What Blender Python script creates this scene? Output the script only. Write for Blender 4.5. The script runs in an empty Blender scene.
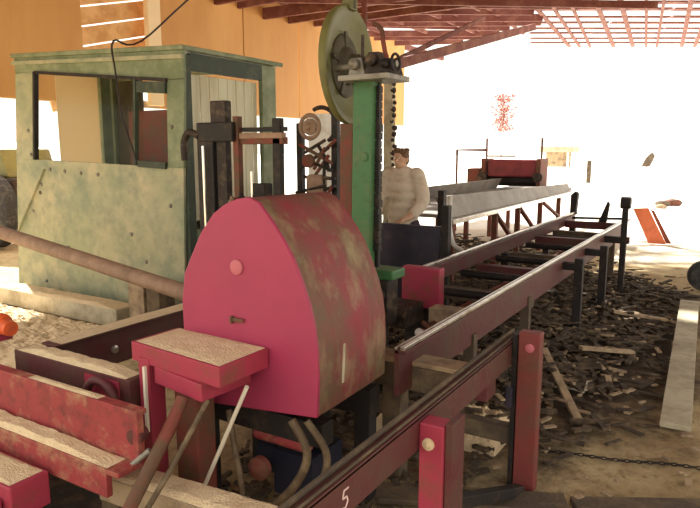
import bpy, bmesh, math, random
from mathutils import Vector, Matrix, noise
random.seed(7)
sc = bpy.context.scene
COL = sc.collection
V = Vector
rnd = random.uniform

# ------------------------------------------------------------------ materials
MATS = {}
def mat(name, col, rough=.6, metal=0., dirt=None, amt=.5, scale=6., bump=.0, soft=.08,
        var=.0, stretch=(1, 1, 1), spec=.4, dirt2=None, amt2=.3, scale2=18.):
    m = bpy.data.materials.new(name); m.use_nodes = True
    n, l = m.node_tree.nodes, m.node_tree.links
    b = n['Principled BSDF']
    b.inputs['Roughness'].default_value = rough
    b.inputs['Metallic'].default_value = metal
    b.inputs['Specular IOR Level'].default_value = spec
    tc = n.new('ShaderNodeTexCoord'); mp = n.new('ShaderNodeMapping')
    mp.inputs['Scale'].default_value = stretch
    l.new(tc.outputs['Object'], mp.inputs['Vector'])
    cur = None
    def layer(base, c, amount, sc_, seed):
        nz = n.new('ShaderNodeTexNoise'); nz.inputs['Scale'].default_value = sc_
        nz.inputs['Detail'].default_value = 6; nz.inputs['Roughness'].default_value = .65
        nz.noise_dimensions = '4D'; nz.inputs['W'].default_value = seed
        l.new(mp.outputs[0], nz.inputs['Vector'])
        r = n.new('ShaderNodeValToRGB')
        t = .72 - .44 * amount
        r.color_ramp.elements[0].position = max(0, t - soft); r.color_ramp.elements[1].position = min(1, t + soft)
        l.new(nz.outputs['Fac'], r.inputs[0])
        mx = n.new('ShaderNodeMix'); mx.data_type = 'RGBA'
        l.new(r.outputs[0], mx.inputs['Factor'])
        if isinstance(base, tuple): mx.inputs['A'].default_value = base
        else: l.new(base, mx.inputs['A'])
        mx.inputs['B'].default_value = c
        return mx.outputs['Result']
    cur = (*col, 1)
    if var > 0:
        cur = layer(cur, (col[0]*(1-var), col[1]*(1-var), col[2]*(1-var), 1), .5, scale*.5, 3.3)
    if dirt: cur = layer(cur, (*dirt, 1), amt, scale, 1.7)
    if dirt2: cur = layer(cur, (*dirt2, 1), amt2, scale2, 9.1)
    if isinstance(cur, tuple): b.inputs['Base Color'].default_value = cur
    else: l.new(cur, b.inputs['Base Color'])
    if bump:
        nz = n.new('ShaderNodeTexNoise'); nz.inputs['Scale'].default_value = scale * 5; nz.inputs['Detail'].default_value = 5
        l.new(mp.outputs[0], nz.inputs['Vector'])
        bp = n.new('ShaderNodeBump'); bp.inputs['Strength'].default_value = bump; bp.inputs['Distance'].default_value = .02
        l.new(nz.outputs['Fac'], bp.inputs['Height']); l.new(bp.outputs[0], b.inputs['Normal'])
    MATS[name] = m
    return m
mat('pink', (.37, .038, .095), .5, dirt=(.31, .035, .085), amt=.22, scale=5, soft=.2, bump=.05)
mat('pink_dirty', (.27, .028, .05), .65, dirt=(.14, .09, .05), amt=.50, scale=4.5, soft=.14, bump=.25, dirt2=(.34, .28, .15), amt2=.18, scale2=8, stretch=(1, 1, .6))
mat('pink_light', (.50, .13, .16), .5)
mat('pink_red', (.36, .036, .070), .55, dirt=(.22, .06, .045), amt=.3, scale=7, bump=.1)
mat('red', (.30, .042, .045), .6, dirt=(.42, .26, .14), amt=.28, scale=7, soft=.1, bump=.15, dirt2=(.16, .03, .03), amt2=.3)
mat('post_red', (.20, .04, .035), .6, dirt=(.13, .06, .04), amt=.4, scale=8, soft=.12, bump=.15)
mat('dark_red', (.11, .024, .028), .6, dirt=(.10, .05, .035), amt=.45, scale=6, soft=.12, bump=.2)
mat('rust_red', (.20, .05, .035), .75, dirt=(.12, .07, .04), amt=.45, scale=9, bump=.3)
mat('orange_red', (.75, .12, .03), .5, dirt=(.45, .08, .03), amt=.3, scale=12)
mat('orange_board', (.75, .20, .09), .6, dirt=(.6, .15, .07), amt=.3, scale=6)
mat('booth_green', (.29, .32, .20), .6, dirt=(.52, .45, .29), amt=.40, scale=2.2, soft=.16, bump=.12, dirt2=(.17, .22, .16), amt2=.28, scale2=6)
mat('booth_frame', (.15, .19, .105), .6, dirt=(.31, .34, .22), amt=.4, scale=5, soft=.15, bump=.1)
mat('booth_dark', (.035, .05, .035), .6, dirt=(.08, .10, .06), amt=.3, scale=6)
mat('col_green', (.05, .155, .055), .5, dirt=(.09, .15, .06), amt=.35, scale=6, bump=.1, dirt2=(.05, .10, .05), amt2=.25)
mat('olive', (.155, .15, .045), .55, dirt=(.10, .09, .035), amt=.35, scale=5, soft=.15, bump=.08)
mat('olive_dark', (.085, .075, .04), .7, dirt=(.05, .035, .03), amt=.4, scale=14, soft=.15, bump=.3)
mat('grease', (.03, .02, .016), .65, dirt=(.12, .08, .05), amt=.32, scale=14, bump=.3)
mat('black_steel', (.014, .011, .011), .65, dirt=(.05, .03, .02), amt=.3, scale=12, bump=.15)
mat('navy_steel', (.03, .025, .045), .5, dirt=(.06, .04, .05), amt=.3, scale=6, bump=.1)
mat('grey_steel', (.27, .25, .21), .5, .3, dirt=(.14, .12, .09), amt=.4, scale=8, bump=.15)
mat('rail_steel', (.62, .58, .52), .28, .8, dirt=(.35, .28, .20), amt=.35, scale=10)
mat('chrome', (.8, .8, .82), .2, .9)
mat('white_rod', (.75, .68, .55), .5)
mat('white', (.82, .8, .76), .6, dirt=(.6, .55, .45), amt=.25, scale=6)
mat('plywood', (.60, .33, .11), .6, dirt=(.50, .24, .075), amt=.45, scale=1.6, soft=.2, bump=.08, stretch=(1, 1, .25))
mat('board_pale', (.80, .50, .24), .7, dirt=(.62, .33, .13), amt=.45, scale=3, bump=.1)
mat('post_pale', (.85, .68, .46), .7)
mat('roof_timber', (.15, .045, .035), .8, dirt=(.24, .10, .07), amt=.4, scale=4, bump=.2, stretch=(1, 1, 1))
mat('roof_sheet', (.16, .07, .055), .8, dirt=(.28, .13, .09), amt=.4, scale=3)
mat('timber', (.42, .31, .19), .8, dirt=(.22, .15, .10), amt=.4, scale=6, bump=.25)
mat('timber_pale', (.52, .46, .33), .8, dirt=(.30, .25, .16), amt=.42, scale=5, bump=.25, soft=.12)
mat('timber_dark', (.09, .065, .045), .85, dirt=(.17, .12, .07), amt=.4, scale=7, bump=.3)
mat('pipe_tan', (.36, .23, .15), .65, dirt=(.20, .12, .08), amt=.4, scale=6, bump=.2, soft=.15)
mat('sawdust', (.78, .62, .40), .95, dirt=(.68, .51, .31), amt=.4, scale=22, soft=.2, bump=.6)
mat('bark', (.06, .042, .028), .95, dirt=(.17, .12, .07), amt=.35, scale=10, bump=.5)
mat('hose', (.10, .065, .035), .6, dirt=(.20, .14, .08), amt=.4, scale=14)
mat('hose_pale', (.45, .33, .24), .6, dirt=(.3, .2, .15), amt=.4, scale=14)
mat('blue', (.012, .014, .03), .5)
mat('rubber', (.03, .03, .032), .8, dirt=(.10, .09, .08), amt=.3, scale=12)
mat('cable', (.03, .02, .02), .6)
mat('beige_panel', (.66, .57, .42), .7, dirt=(.52, .45, .33), amt=.35, scale=4, stretch=(1, 1, .2))
mat('conveyor', (.34, .31, .27), .55, dirt=(.22, .19, .16), amt=.4, scale=4, soft=.15, bump=.08)
mat('machine_red', (.22, .03, .04), .5, dirt=(.13, .02, .03), amt=.35, scale=6)
mat('blind', (.85, .79, .66), .7, dirt=(.66, .58, .44), amt=.35, scale=5, stretch=(1, 1, .15))
mat('skin', (.55, .33, .22), .55)
mat('hair', (.16, .09, .05), .85, dirt=(.25, .15, .08), amt=.3, scale=20, bump=.5)
mat('shirt', (.66, .57, .46), .9, dirt=(.52, .42, .31), amt=.3, scale=6, bump=.15)
mat('trousers', (.04, .03, .05), .9, dirt=(.09, .07, .08), amt=.3, scale=8)
mat('foliage', (.42, .16, .13), .9, dirt=(.32, .13, .11), amt=.4, scale=3)
mat('chalk', (.85, .62, .58), .9)
mat('far_hazed', (.70, .66, .60), .9)  # haze and overexposure of distant things put into a pale base colour
def glassmat():
    m = bpy.data.materials.new('window_glass'); m.use_nodes = True
    n, l = m.node_tree.nodes, m.node_tree.links
    n.remove(n['Principled BSDF'])
    t = n.new('ShaderNodeBsdfTransparent'); g = n.new('ShaderNodeBsdfGlossy'); g.inputs['Roughness'].default_value = .06
    t.inputs['Color'].default_value = (.96, .97, .95, 1)
    lw = n.new('ShaderNodeLayerWeight'); lw.inputs['Blend'].default_value = .08
    mx = n.new('ShaderNodeMixShader')
    l.new(lw.outputs['Fresnel'], mx.inputs[0]); l.new(t.outputs[0], mx.inputs[1]); l.new(g.outputs[0], mx.inputs[2])
    l.new(mx.outputs[0], n['Material Output'].inputs['Surface'])
    MATS['glass'] = m
glassmat()
def curtain_mat():
    m = bpy.data.materials.new('curtain'); m.use_nodes = True
    n, l = m.node_tree.nodes, m.node_tree.links
    n.remove(n['Principled BSDF'])
    d = n.new('ShaderNodeBsdfDiffuse'); t = n.new('ShaderNodeBsdfTranslucent'); mx = n.new('ShaderNodeMixShader')
    d.inputs['Color'].default_value = (.75, .66, .50, 1); t.inputs['Color'].default_value = (.88, .78, .60, 1)
    mx.inputs[0].default_value = .6
    l.new(d.outputs[0], mx.inputs[1]); l.new(t.outputs[0], mx.inputs[2]); l.new(mx.outputs[0], n['Material Output'].inputs['Surface'])
    MATS['curtain'] = m
curtain_mat()

def floor_mat():
    m = bpy.data.materials.new('sawdust_floor'); m.use_nodes = True
    n, l = m.node_tree.nodes, m.node_tree.links
    b = n['Principled BSDF']; b.inputs['Roughness'].default_value = .95; b.inputs['Specular IOR Level'].default_value = .1
    tc = n.new('ShaderNodeTexCoord')
    def nz(s, w, d=7):
        q = n.new('ShaderNodeTexNoise'); q.noise_dimensions = '4D'; q.inputs['W'].default_value = w
        q.inputs['Scale'].default_value = s; q.inputs['Detail'].default_value = d; q.inputs['Roughness'].default_value = .65
        l.new(tc.outputs['Object'], q.inputs['Vector']); return q.outputs['Fac']
    def ramp(f, a, c):
        r = n.new('ShaderNodeValToRGB'); r.color_ramp.elements[0].position = a; r.color_ramp.elements[1].position = c
        l.new(f, r.inputs[0]); return r.outputs[0]
    def mix(f, a, c):
        x = n.new('ShaderNodeMix'); x.data_type = 'RGBA'; l.new(f, x.inputs['Factor'])
        if isinstance(a, tuple): x.inputs['A'].default_value = a
        else: l.new(a, x.inputs['A'])
        x.inputs['B'].default_value = c; return x.outputs['Result']
    c = mix(ramp(nz(2.2, 1), .4, .62), (.54, .43, .25, 1), (.40, .29, .155, 1))
    c = mix(ramp(nz(14, 2), .52, .66), c, (.28, .20, .11, 1))
    c = mix(ramp(nz(5, 5), .60, .70), c, (.13, .095, .055, 1))
    # overexposed sunlight of the open yard, painted as a paler ground colour
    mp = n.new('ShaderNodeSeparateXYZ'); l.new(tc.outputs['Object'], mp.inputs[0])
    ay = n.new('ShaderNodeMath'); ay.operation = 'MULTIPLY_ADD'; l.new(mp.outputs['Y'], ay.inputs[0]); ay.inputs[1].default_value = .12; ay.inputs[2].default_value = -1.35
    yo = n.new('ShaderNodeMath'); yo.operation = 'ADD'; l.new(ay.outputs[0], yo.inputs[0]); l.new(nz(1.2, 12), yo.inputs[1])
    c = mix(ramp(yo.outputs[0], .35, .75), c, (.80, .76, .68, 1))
    # dark bark litter lying under and beside the outfeed rails
    mp = n.new('ShaderNodeMapping'); l.new(tc.outputs['Object'], mp.inputs['Vector'])
    mp.inputs['Location'].default_value = (1.75/1.7, -5.6/3.3, 0); mp.inputs['Scale'].default_value = (1/1.7, 1/3.3, 1)
    ln = n.new('ShaderNodeVectorMath'); ln.operation = 'LENGTH'; l.new(mp.outputs[0], ln.inputs[0])
    ad = n.new('ShaderNodeMath'); ad.operation = 'ADD'; l.new(ln.outputs['Value'], ad.inputs[0]); l.new(nz(3.0, 8), ad.inputs[1])
    inv = n.new('ShaderNodeMath'); inv.operation = 'SUBTRACT'; inv.inputs[0].default_value = 2.0; l.new(ad.outputs[0], inv.inputs[1])
    c = mix(ramp(inv.outputs[0], .42, .72), c, (.075, .055, .04, 1))
    l.new(c, b.inputs['Base Color'])
    bp = n.new('ShaderNodeBump'); bp.inputs['Strength'].default_value = .7; bp.inputs['Distance'].default_value = .05
    l.new(nz(9, 4), bp.inputs['Height']); l.new(bp.outputs[0], b.inputs['Normal'])
    MATS['floor'] = m
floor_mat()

# ------------------------------------------------------------------ mesh helpers
class MB:
    def __init__(s): s.b = bmesh.new()
    def poly(s, fr, off):
        """prism from a polygon (list of points) pushed along off"""
        off = V(off); a = [s.b.verts.new(V(p)) for p in fr]; c = [s.b.verts.new(V(p) + off) for p in fr]
        s.b.faces.new(a); s.b.faces.new(c[::-1]); n = len(a)
        for i in range(n): s.b.faces.new((a[i], c[i], c[(i+1) % n], a[(i+1) % n]))
        return s
    def box(s, x0, x1, y0, y1, z0, z1):
        return s.poly([(x0, y0, z0), (x1, y0, z0), (x1, y1, z0), (x0, y1, z0)], (0, 0, z1 - z0))
    def bar(s, p, q, w, h, up=(0, 0, 1)):
        p, q = V(p), V(q); d = (q - p).normalized(); up = V(up)
        if abs(d.dot(up)) > .98: up = V((0, 1, 0))
        sd = d.cross(up).normalized() * w / 2; u = sd.cross(d).normalized() * h / 2
        return s.poly([p - sd - u, p + sd - u, p + sd + u, p - sd + u], q - p)
    def tube(s, pts, r, seg=10, r2=None):
        pts = [V(p) for p in pts]; rings = []; n = len(pts); ref = None
        for i, p in enumerate(pts):
            d = (pts[min(i+1, n-1)] - pts[max(i-1, 0)]).normalized()
            if ref is None or abs(d.dot(ref)) > .97: ref = V((0, 0, 1)) if abs(d.z) < .9 else V((0, 1, 0))
            a = d.cross(ref).normalized(); c = a.cross(d); ref = c
            rr = r if r2 is None else r + (r2 - r) * i / (n - 1)
            rings.append([s.b.verts.new(p + a*math.cos(t)*rr + c*math.sin(t)*rr) for t in [2*math.pi*k/seg for k in range(seg)]])
        for i in range(n-1):
            for k in range(seg):
                s.b.faces.new((rings[i][k], rings[i][(k+1) % seg], rings[i+1][(k+1) % seg], rings[i+1][k]))
        s.b.faces.new(rings[0][::-1]); s.b.faces.new(rings[-1])
        return s
    def lathe(s, c, ax, prof, seg=32):
        """prof: list of (distance along axis, radius)"""
        c = V(c); ax = V(ax).normalized(); a = ax.orthogonal().normalized(); d = ax.cross(a); rings = []
        for t, r in prof:
            rings.append([s.b.verts.new(c + ax*t + (a*math.cos(2*math.pi*k/seg) + d*math.sin(2*math.pi*k/seg))*max(r, 1e-4)) for k in range(seg)])
        for i in range(len(prof)-1):
            for k in range(seg): s.b.faces.new((rings[i][k], rings[i][(k+1) % seg], rings[i+1][(k+1) % seg], rings[i+1][k]))
        s.b.faces.new(rings[0][::-1]); s.b.faces.new(rings[-1])
        return s
    def ball(s, c, r, sub=2):
        r = r if isinstance(r, (tuple, list)) else (r, r, r)
        bmesh.ops.create_icosphere(s.b, subdivisions=sub, radius=1, matrix=Matrix.Translation(c) @ Matrix.Diagonal((*r, 1)))
        return s
    def build(s, name, m, parent=None, bevel=.0, smooth=False, kind=None, label=None):
        b = s.b
        bmesh.ops.recalc_face_normals(b, faces=b.faces)
        if parent is None:
            xs = [v.co for v in b.verts]
            org = V(((min(v.x for v in xs)+max(v.x for v in xs))/2, (min(v.y for v in xs)+max(v.y for v in xs))/2, min(v.z for v in xs)))
        else: org = V(ORG[parent.name])
        for v in b.verts: v.co -= org
        me = bpy.data.meshes.new(name); b.to_mesh(me); b.free()
        if smooth:
            for p in me.polygons: p.use_smooth = True
            me.set_sharp_from_angle(angle=math.radians(40))
        me.materials.append(MATS[m])
        o = bpy.data.objects.new(name, me); COL.objects.link(o)
        if parent is None: o.location = org
        else: o.parent = parent
        ORG[o.name] = tuple(org)
        if bevel:
            md = o.modifiers.new('bevel', 'BEVEL'); md.width = bevel; md.segments = 2; md.limit_method = 'ANGLE'
        if kind: o['kind'] = kind
        if label: o['label'] = label
        return o
ORG = {}
def thing(name, label, cat, loc, group=None):
    o = bpy.data.objects.new(name, None); COL.objects.link(o); o.location = loc; o.empty_display_size = .1
    ORG[o.name] = tuple(loc); o['label'] = label; o['category'] = cat
    if group: o['group'] = group
    return o
def tag(o, label, cat, group=None, kind=None):
    o['label'] = label; o['category'] = cat
    if group: o['group'] = group
    if kind: o['kind'] = kind
    return o
def arc(c, r, a0, a1, n, u, w):
    c, u, w = V(c), V(u), V(w)
    return [c + u*r*math.cos(math.radians(a0+(a1-a0)*i/n)) + w*r*math.sin(math.radians(a0+(a1-a0)*i/n)) for i in range(n+1)]
def spline(pts, n=6):
    pts = [V(p) for p in pts]; out = []
    for i in range(len(pts)-1):
        p0, p1, p2, p3 = pts[max(i-1, 0)], pts[i], pts[i+1], pts[min(i+2, len(pts)-1)]
        for k in range(n):
            t = k/n
            out.append(.5*((2*p1)+(p2-p0)*t+(2*p0-5*p1+4*p2-p3)*t*t+(3*p1-p0-3*p2+p3)*t**3))
    return out + [pts[-1]]

# sawdust: a lumpy heap/strip lying on a rectangle
def sawdust_strip(x0, x1, y0, y1, z, h, label, cat='sawdust', rag=.35, shear=0.):
    nx = max(3, int(abs(x1-x0)/.012)); ny = max(3, int(abs(y1-y0)/.012))
    nx, ny = min(nx, 110), min(ny, 110)
    b = bmesh.new(); g = []
    seed = rnd(0, 50)
    for i in range(nx+1):
        row = []
        for j in range(ny+1):
            u, v = i/nx, j/ny
            x = x0+(x1-x0)*u; y = y0+(y1-y0)*v + shear*u
            e = min(1, 6*min(u, 1-u, v, 1-v)+.0)
            k = noise.noise(V((x*14, y*14, seed)))*.5+.5; k2 = noise.noise(V((x*45, y*45, seed)))*.5
            hh = h*max(0, e*(1-rag+rag*2*k)+k2*.35*e)
            row.append(b.verts.new((x, y, z+hh)))
        g.append(row)
    for i in range(nx):
        for j in range(ny): b.faces.new((g[i][j], g[i+1][j], g[i+1][j+1], g[i][j+1]))
    m = MB(); m.b.free(); m.b = b
    o = m.build('sawdust', 'sawdust', smooth=False)
    return tag(o, label, cat, kind='stuff')

# ------------------------------------------------------------------ setting
def lin(a, b, s):
    n = max(1, int(round((b-a)/s))); return [a+(b-a)*i/n for i in range(n+1)]
xs = [-160, -80, -40, -20, -14, -11] + lin(-9.5, 4, .11) + [6, 10, 20, 45, 90]
ys = [-40, -15, -6, -3] + lin(-.5, 15, .11) + [17, 20, 26, 36, 60, 110, 200]
b = bmesh.new(); g = []
for x in xs:
    row = []
    for y in ys:
        z = 0
        if -9 < x < 3.5 and 0 < y < 14.5:
            z = -.012 + .02*noise.noise(V((x*1.6, y*1.6, 0))) + .012*noise.noise(V((x*5, y*5, 3)))
            z = min(z, .004)
        row.append(b.verts.new((x, y, z)))
    g.append(row)
for i in range(len(xs)-1):
    for j in range(len(ys)-1): b.faces.new((g[i][j], g[i+1][j], g[i+1][j+1], g[i][j+1]))
m = MB(); m.b.free(); m.b = b
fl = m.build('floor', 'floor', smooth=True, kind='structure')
fl.data.transform(Matrix.Translation(fl.location)); fl.location = (0, 0, 0)

# plywood wall hung from the roof edge, open below
WX, WB, WT = -8.0, 2.25, 4.4
wall = MB()
for (y0, y1, zb, zt) in ((.5, 3.0, WB, WT), (3.02, 5.93, WB, WT), (7.28, 9.3, WB, WT), (9.325, 11.0, WB-.0, WT), (11.03, 13.4, WB+.03, WT), (13.43, 15.8, WB+.0, WT)):
    wall.box(WX, WX+.03, y0, y1, zb, zt)
wall.build('wall_left', 'plywood', bevel=.004, kind='structure')
wb = MB()
for i in range(9):
    z = 2.35+i*.27
    wb.bar((WX-.16, 5.5, z-.12), (WX-.16, 7.6, z+.43), .03, .24, up=(0, 0, 1))
wb.build('wall_back', 'board_pale', bevel=.004, kind='structure')
p = MB(); p.box(WX+.035, WX+.13, 7.02, 7.27, WB+.03, WT); p.build('trim_1', 'post_pale', bevel=.005, kind='structure')
p = MB(); p.box(WX-.1, WX-.01, .5, 13.4, WB-.0, WB+.1); p.build('trim_2', 'timber', kind='structure')
p = MB(); p.box(WX-.1, WX-.01, .5, 18.5, WT-.14, WT); p.build('trim_3', 'roof_timber', kind='structure')
# roof sheeting over the near bay
ce = MB(); ce.box(-8.3, 4.2, -.6, 8.9, 4.52, 4.56); ce.build('ceiling', 'roof_sheet', kind='structure')
# wall posts
for y in (3.0, 9.3, 13.4):
    p = MB(); p.box(WX-.14, WX-.005, y-.06, y+.06, 0, WT-.15)
    tag(p.build('wall_post', 'timber', bevel=.005), 'squared timber post carrying the plywood wall panels', 'post', 'timber posts under the plywood wall')
for y in (-.4, 4.2, 8.8, 13.4, 18.2):
    p = MB(); p.box(4.0, 4.14, y-.07, y+.07, 0, 4.2)
    tag(p.build('roof_post', 'timber', bevel=.005), 'timber post holding up the open right side of the shed roof', 'post', 'timber posts along the open side')

# roof timbers
def timber(name, p, q, w, h, label, cat, group, mt='roof_timber'):
    o = MB().bar(p, q, w, h).build(name, mt)
    return tag(o, label, cat, group)
for y in [1.5, 3.5, 5.5, 7.0, 7.9, 8.6, 9.2, 9.9, 10.7, 11.6]:
    timber('roof_beam', (-8.2, y, 4.2+rnd(-.08, .05)), (4.2, y+rnd(-.5, .5), 4.2+rnd(-.05, .08)), .07, .2 if y < 10 else .13, 'heavy reddish roof beam running across the shed', 'beam', 'cross beams of the shed roof')
for x in [-7.6+.95*i for i in range(13)]:
    timber('roof_rafter', (x+rnd(-.05, .05), -.5, 4.36), (x+rnd(-.08, .08), 12.7 if x > -5.5 else 15.0, 4.36), .05, .08, 'long reddish rafter running the length of the shed', 'rafter', 'rafters of the shed roof')
# skewed lattice bay at the bright far end: battens run square to a wing turned 31 degrees
E_ = V((.853, .522, 0)); D_ = V((-.117, .993, 0)); O_ = V((-1.95, 13.3, 4.40))
for k in range(9):
    c0 = O_ + D_*(k*.74+rnd(-.05, .05)); t = -2.0-.12*k
    while t < 3.0:
        L = rnd(1.2, 3.4); t1 = min(3.4, t+L); wv = rnd(-.04, .04)
        timber('skew_batten', c0+E_*t+V((0, 0, .03)), c0+E_*t1+V((0, wv, .03)), rnd(.16, .24) if k < 3 else rnd(.09, .15), .03,
               'weathered batten of the lattice at the bright far right end of the roof', 'batten', 'battens of the far right lattice')
        t = t1+rnd(.0, .12)
for k in range(13):
    a_ = O_ + E_*(-2.1+k*.44+rnd(-.07, .07)) - D_*.4
    timber('roof_lath', a_, a_+D_*6.9+V((rnd(-.12, .12), 0, 0)), rnd(.05, .10), .03, 'slender reddish lath crossing the lattice at the bright far right end of the roof', 'lath', 'laths of the far right lattice')
for k in range(11):
    c0 = O_ + D_*(k*.60-.9+rnd(-.1, .1)); a0 = -2.0-.10*k
    if k > 6: a0 -= .5*(k-6)
    z_ = V((0, 0, -.02*k*.3))
    timber('skew_beam', c0+E_*(a0-rnd(3.0, 3.9))+z_+V((0, rnd(-.5, .5), rnd(-.12, .05))), c0+E_*(a0+rnd(.1, .7))+z_, .06, rnd(.09, .15),
           'reddish roof timber in the crowded bay left of the bright lattice', 'beam', 'timbers of the crowded roof bay')
for k in range(5):
    a_ = O_ + E_*(-3.1-k*.75+rnd(-.1, .1)) - D_*.8
    timber('roof_lath', a_, a_+D_*(5.2-.3*k)+V((rnd(-.6, .6), 0, 0)), .05, .06, 'slender timber crossing the crowded roof bay', 'lath', 'laths of the crowded roof bay')
y = 9.2
while y < 12.4:
    x = -8.1
    while x < 4:
        L = rnd(2.2, 5.5); x1 = min(4.15, x+L)
        if rnd(0, 1) < .94:
            timber('roof_batten', (x, y+rnd(-.06, .06), 4.44), (x1, y+rnd(-.06, .06), 4.44), rnd(.08, .13) + (.2 if y < 11.8 else .03), .035,
                   'thin roof batten with daylight showing on both sides', 'batten', 'battens of the unsheeted roof bay')
        x = x1+rnd(0, .25)
    y += .42 if y < 12 else .84
for (x0, x1, y0, y1) in ((-7.9, -5.3, 9.2, 11.4), (-4.6, -2.2, 9.1, 10.6), (-1.6, .3, 9.3, 10.4), (-3.7, -2.5, 11.5, 13.3), (-6.4, -4.9, 11.0, 12.6), (-2.2, -1.1, 11.2, 12.4), (-.6, .3, 11.4, 12.5)):
    o = MB().box(x0, x1, y0, y1, 4.475, 4.49).build('roof_sheet', 'roof_sheet')
    tag(o, 'loose rusty roof sheet lying over the open battens', 'roof sheet', 'loose sheets over the battens')
tag(MB().bar((-4.0, 6.8, 2.50), (-4.0, 13.9, 4.14), .07, .13).build('roof_strut', 'roof_timber'), 'long timber strut rising diagonally to the roof from the hanging rod', 'strut')
tag(MB().bar((-4.3, 7.6, 2.62), (-4.5, 12.3, 4.1), .04, .07).build('roof_strut', 'roof_timber'), 'thin timber strut rising just beneath the long diagonal strut', 'strut')
tag(MB().bar((-6.9, 9.0, 4.1), (-1.5, 12.4, 4.02), .06, .12).build('roof_strut', 'roof_timber'), 'slanting roof timber crossing under the beams above the saw wheel', 'strut')
tag(MB().tube([(-4.0, 6.86, 2.30), (-4.0, 6.86, 4.3)], .035, 8).build('hanging_rod', 'rust_red', smooth=True), 'thin dark rod hanging from the roof above the bearing bracket', 'rod')

# ------------------------------------------------------------------ operator booth
bo = thing('operator_booth', 'green sheet metal operator booth with big front window by plywood wall', 'booth', (-5.6, 4.75, 0))
F = 4.10; B_ = 5.42
CU0, CU1, IB1 = -7.45, -6.9, -6.2
TL, TR = (-6.65, 2.555), (-4.19, 2.445)      # top corners of the front (x, z)
BLx, BRx = -6.92, -4.30
def fx(u, z):   # x on the front at side u (0 left,1 right)
    if u == 0: return TL[0]+(BLx-TL[0])*(1-z/2.5)
    return TR[0]+(BRx-TR[0])*(1-z/2.5)
def fp(x, z, y=F): return (x, y, z)
# front sheet below the window
m = MB().poly([fp(fx(0, .04), .04), fp(fx(1, .04), .04), fp(fx(1, 1.44), 1.44), fp(-6.3, 1.50), fp(fx(0, 1.5), 1.5)], (0, .03, 0)); m.build('front_panel', 'booth_green', bo, bevel=.004)
m = MB().poly([fp(fx(0, 1.5), 1.5), fp(-6.40, 1.5), fp(-6.285, 2.39), fp(TL[0]-.0, 2.40)], (0, .03, 0)); m.build('corner_panel', 'booth_green', bo)
m = MB().poly([fp(-4.43, 1.44), fp(fx(1, 1.44), 1.44), fp(TR[0], 2.21), fp(-4.40, 2.21)], (0, .03, 0)); m.build('corner_panel', 'booth_frame', bo)
m = MB().poly([fp(TL[0], 2.395), fp(-6.28, 2.39), fp(-4.38, 2.205), fp(TR[0], 2.205), fp(TR[0], 2.445), fp(TL[0], 2.555)], (0, .03, 0)); m.build('header_panel', 'booth_frame', bo)
m = MB().bar((TL[0]-.01, F-.015, 2.50), (TR[0]+.01, F-.015, 2.39), .03, .035); m.build('drip_rail', 'booth_green', bo)
# window frame bars
m = MB()
m.bar((-6.395, F-.008, 1.5), (-6.285, F-.008, 2.39), .03, .05, up=(0, 1, 0)); m.bar((-6.29, F-.008, 2.385), (-4.39, F-.008, 2.205), .03, .03)
m.build('window_frame', 'black_steel', bo)
m = MB(); m.bar((-4.84, F-.012, 1.46), (-4.78, F-.012, 2.235), .03, .045, up=(0, 1, 0)); m.bar((-4.8, F-.012, 2.17), (-4.40, F-.012, 2.14), .03, .10)
m.bar((-4.80, F-.012, 1.475), (-4.44, F-.012, 1.46), .03, .06); m.build('sash', 'booth_dark', bo)
MB().poly([(-6.38, F+.012, 1.5), (-4.43, F+.012, 1.45), (-4.40, F+.012, 2.2), (-6.28, F+.012, 2.38)], (0, .005, 0)).build('window_pane', 'glass', bo)
# bolts in the front sheet
for (px, pz) in ((-6.17, 1.40), (-5.93, 1.385), (-5.67, 1.37), (-5.41, 1.36), (-6.37, 1.15), (-6.52, .95), (-6.34, 1.24), (-6.5, 1.8), (-6.48, 1.55), (-5.95, .60), (-4.97, .80), (-4.78, .55), (-4.36, 1.8), (-6.38, .20), (-4.42, 1.1)):
    MB().lathe((px, F-.001, pz), (0, -1, 0), [(0, .02), (.008, .019), (.014, .012), (.016, .003)], 12).build('bolt', 'grey_steel', bo, smooth=True)
m = MB().bar((-6.80, F-.006, .72), (-6.25, F-.006, 1.40), .012, .05, up=(0, 1, 0)); m.build('diagonal_strap', 'booth_green', bo)
# roof, back and sides
MB().poly([(TL[0]-.02, F-.03, 2.555), (TR[0]+.03, F-.03, 2.445), (TR[0]+.03, F-.03, 2.485), (TL[0]-.02, F-.03, 2.595)], (0, B_-F+.08, 0)).build('booth_roof', 'booth_frame', bo, bevel=.005)
SX = -4.22
m = MB()
m.box(SX-.05, SX, F+.03, F+.12, .1, 2.42); m.build('corner_post', 'booth_dark', bo, bevel=.004)
m = MB(); m.box(SX-.05, SX, B_-.22, B_, .05, 2.44); m.build('corner_post', 'booth_frame', bo, bevel=.004)
m = MB(); m.box(SX-.05, SX, F+.12, B_-.22, 2.29, 2.44); m.build('side_header', 'booth_dark', bo, bevel=.004)
m = MB(); m.box(SX-.05, SX, F+.12, B_-.22, .05, .88); m.build('side_panel', 'booth_frame', bo, bevel=.004)
m = MB(); m.box(SX-.03, SX-.022, F+.12, B_-.22, .88, 2.29); m.build('side_pane', 'glass', bo)
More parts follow.
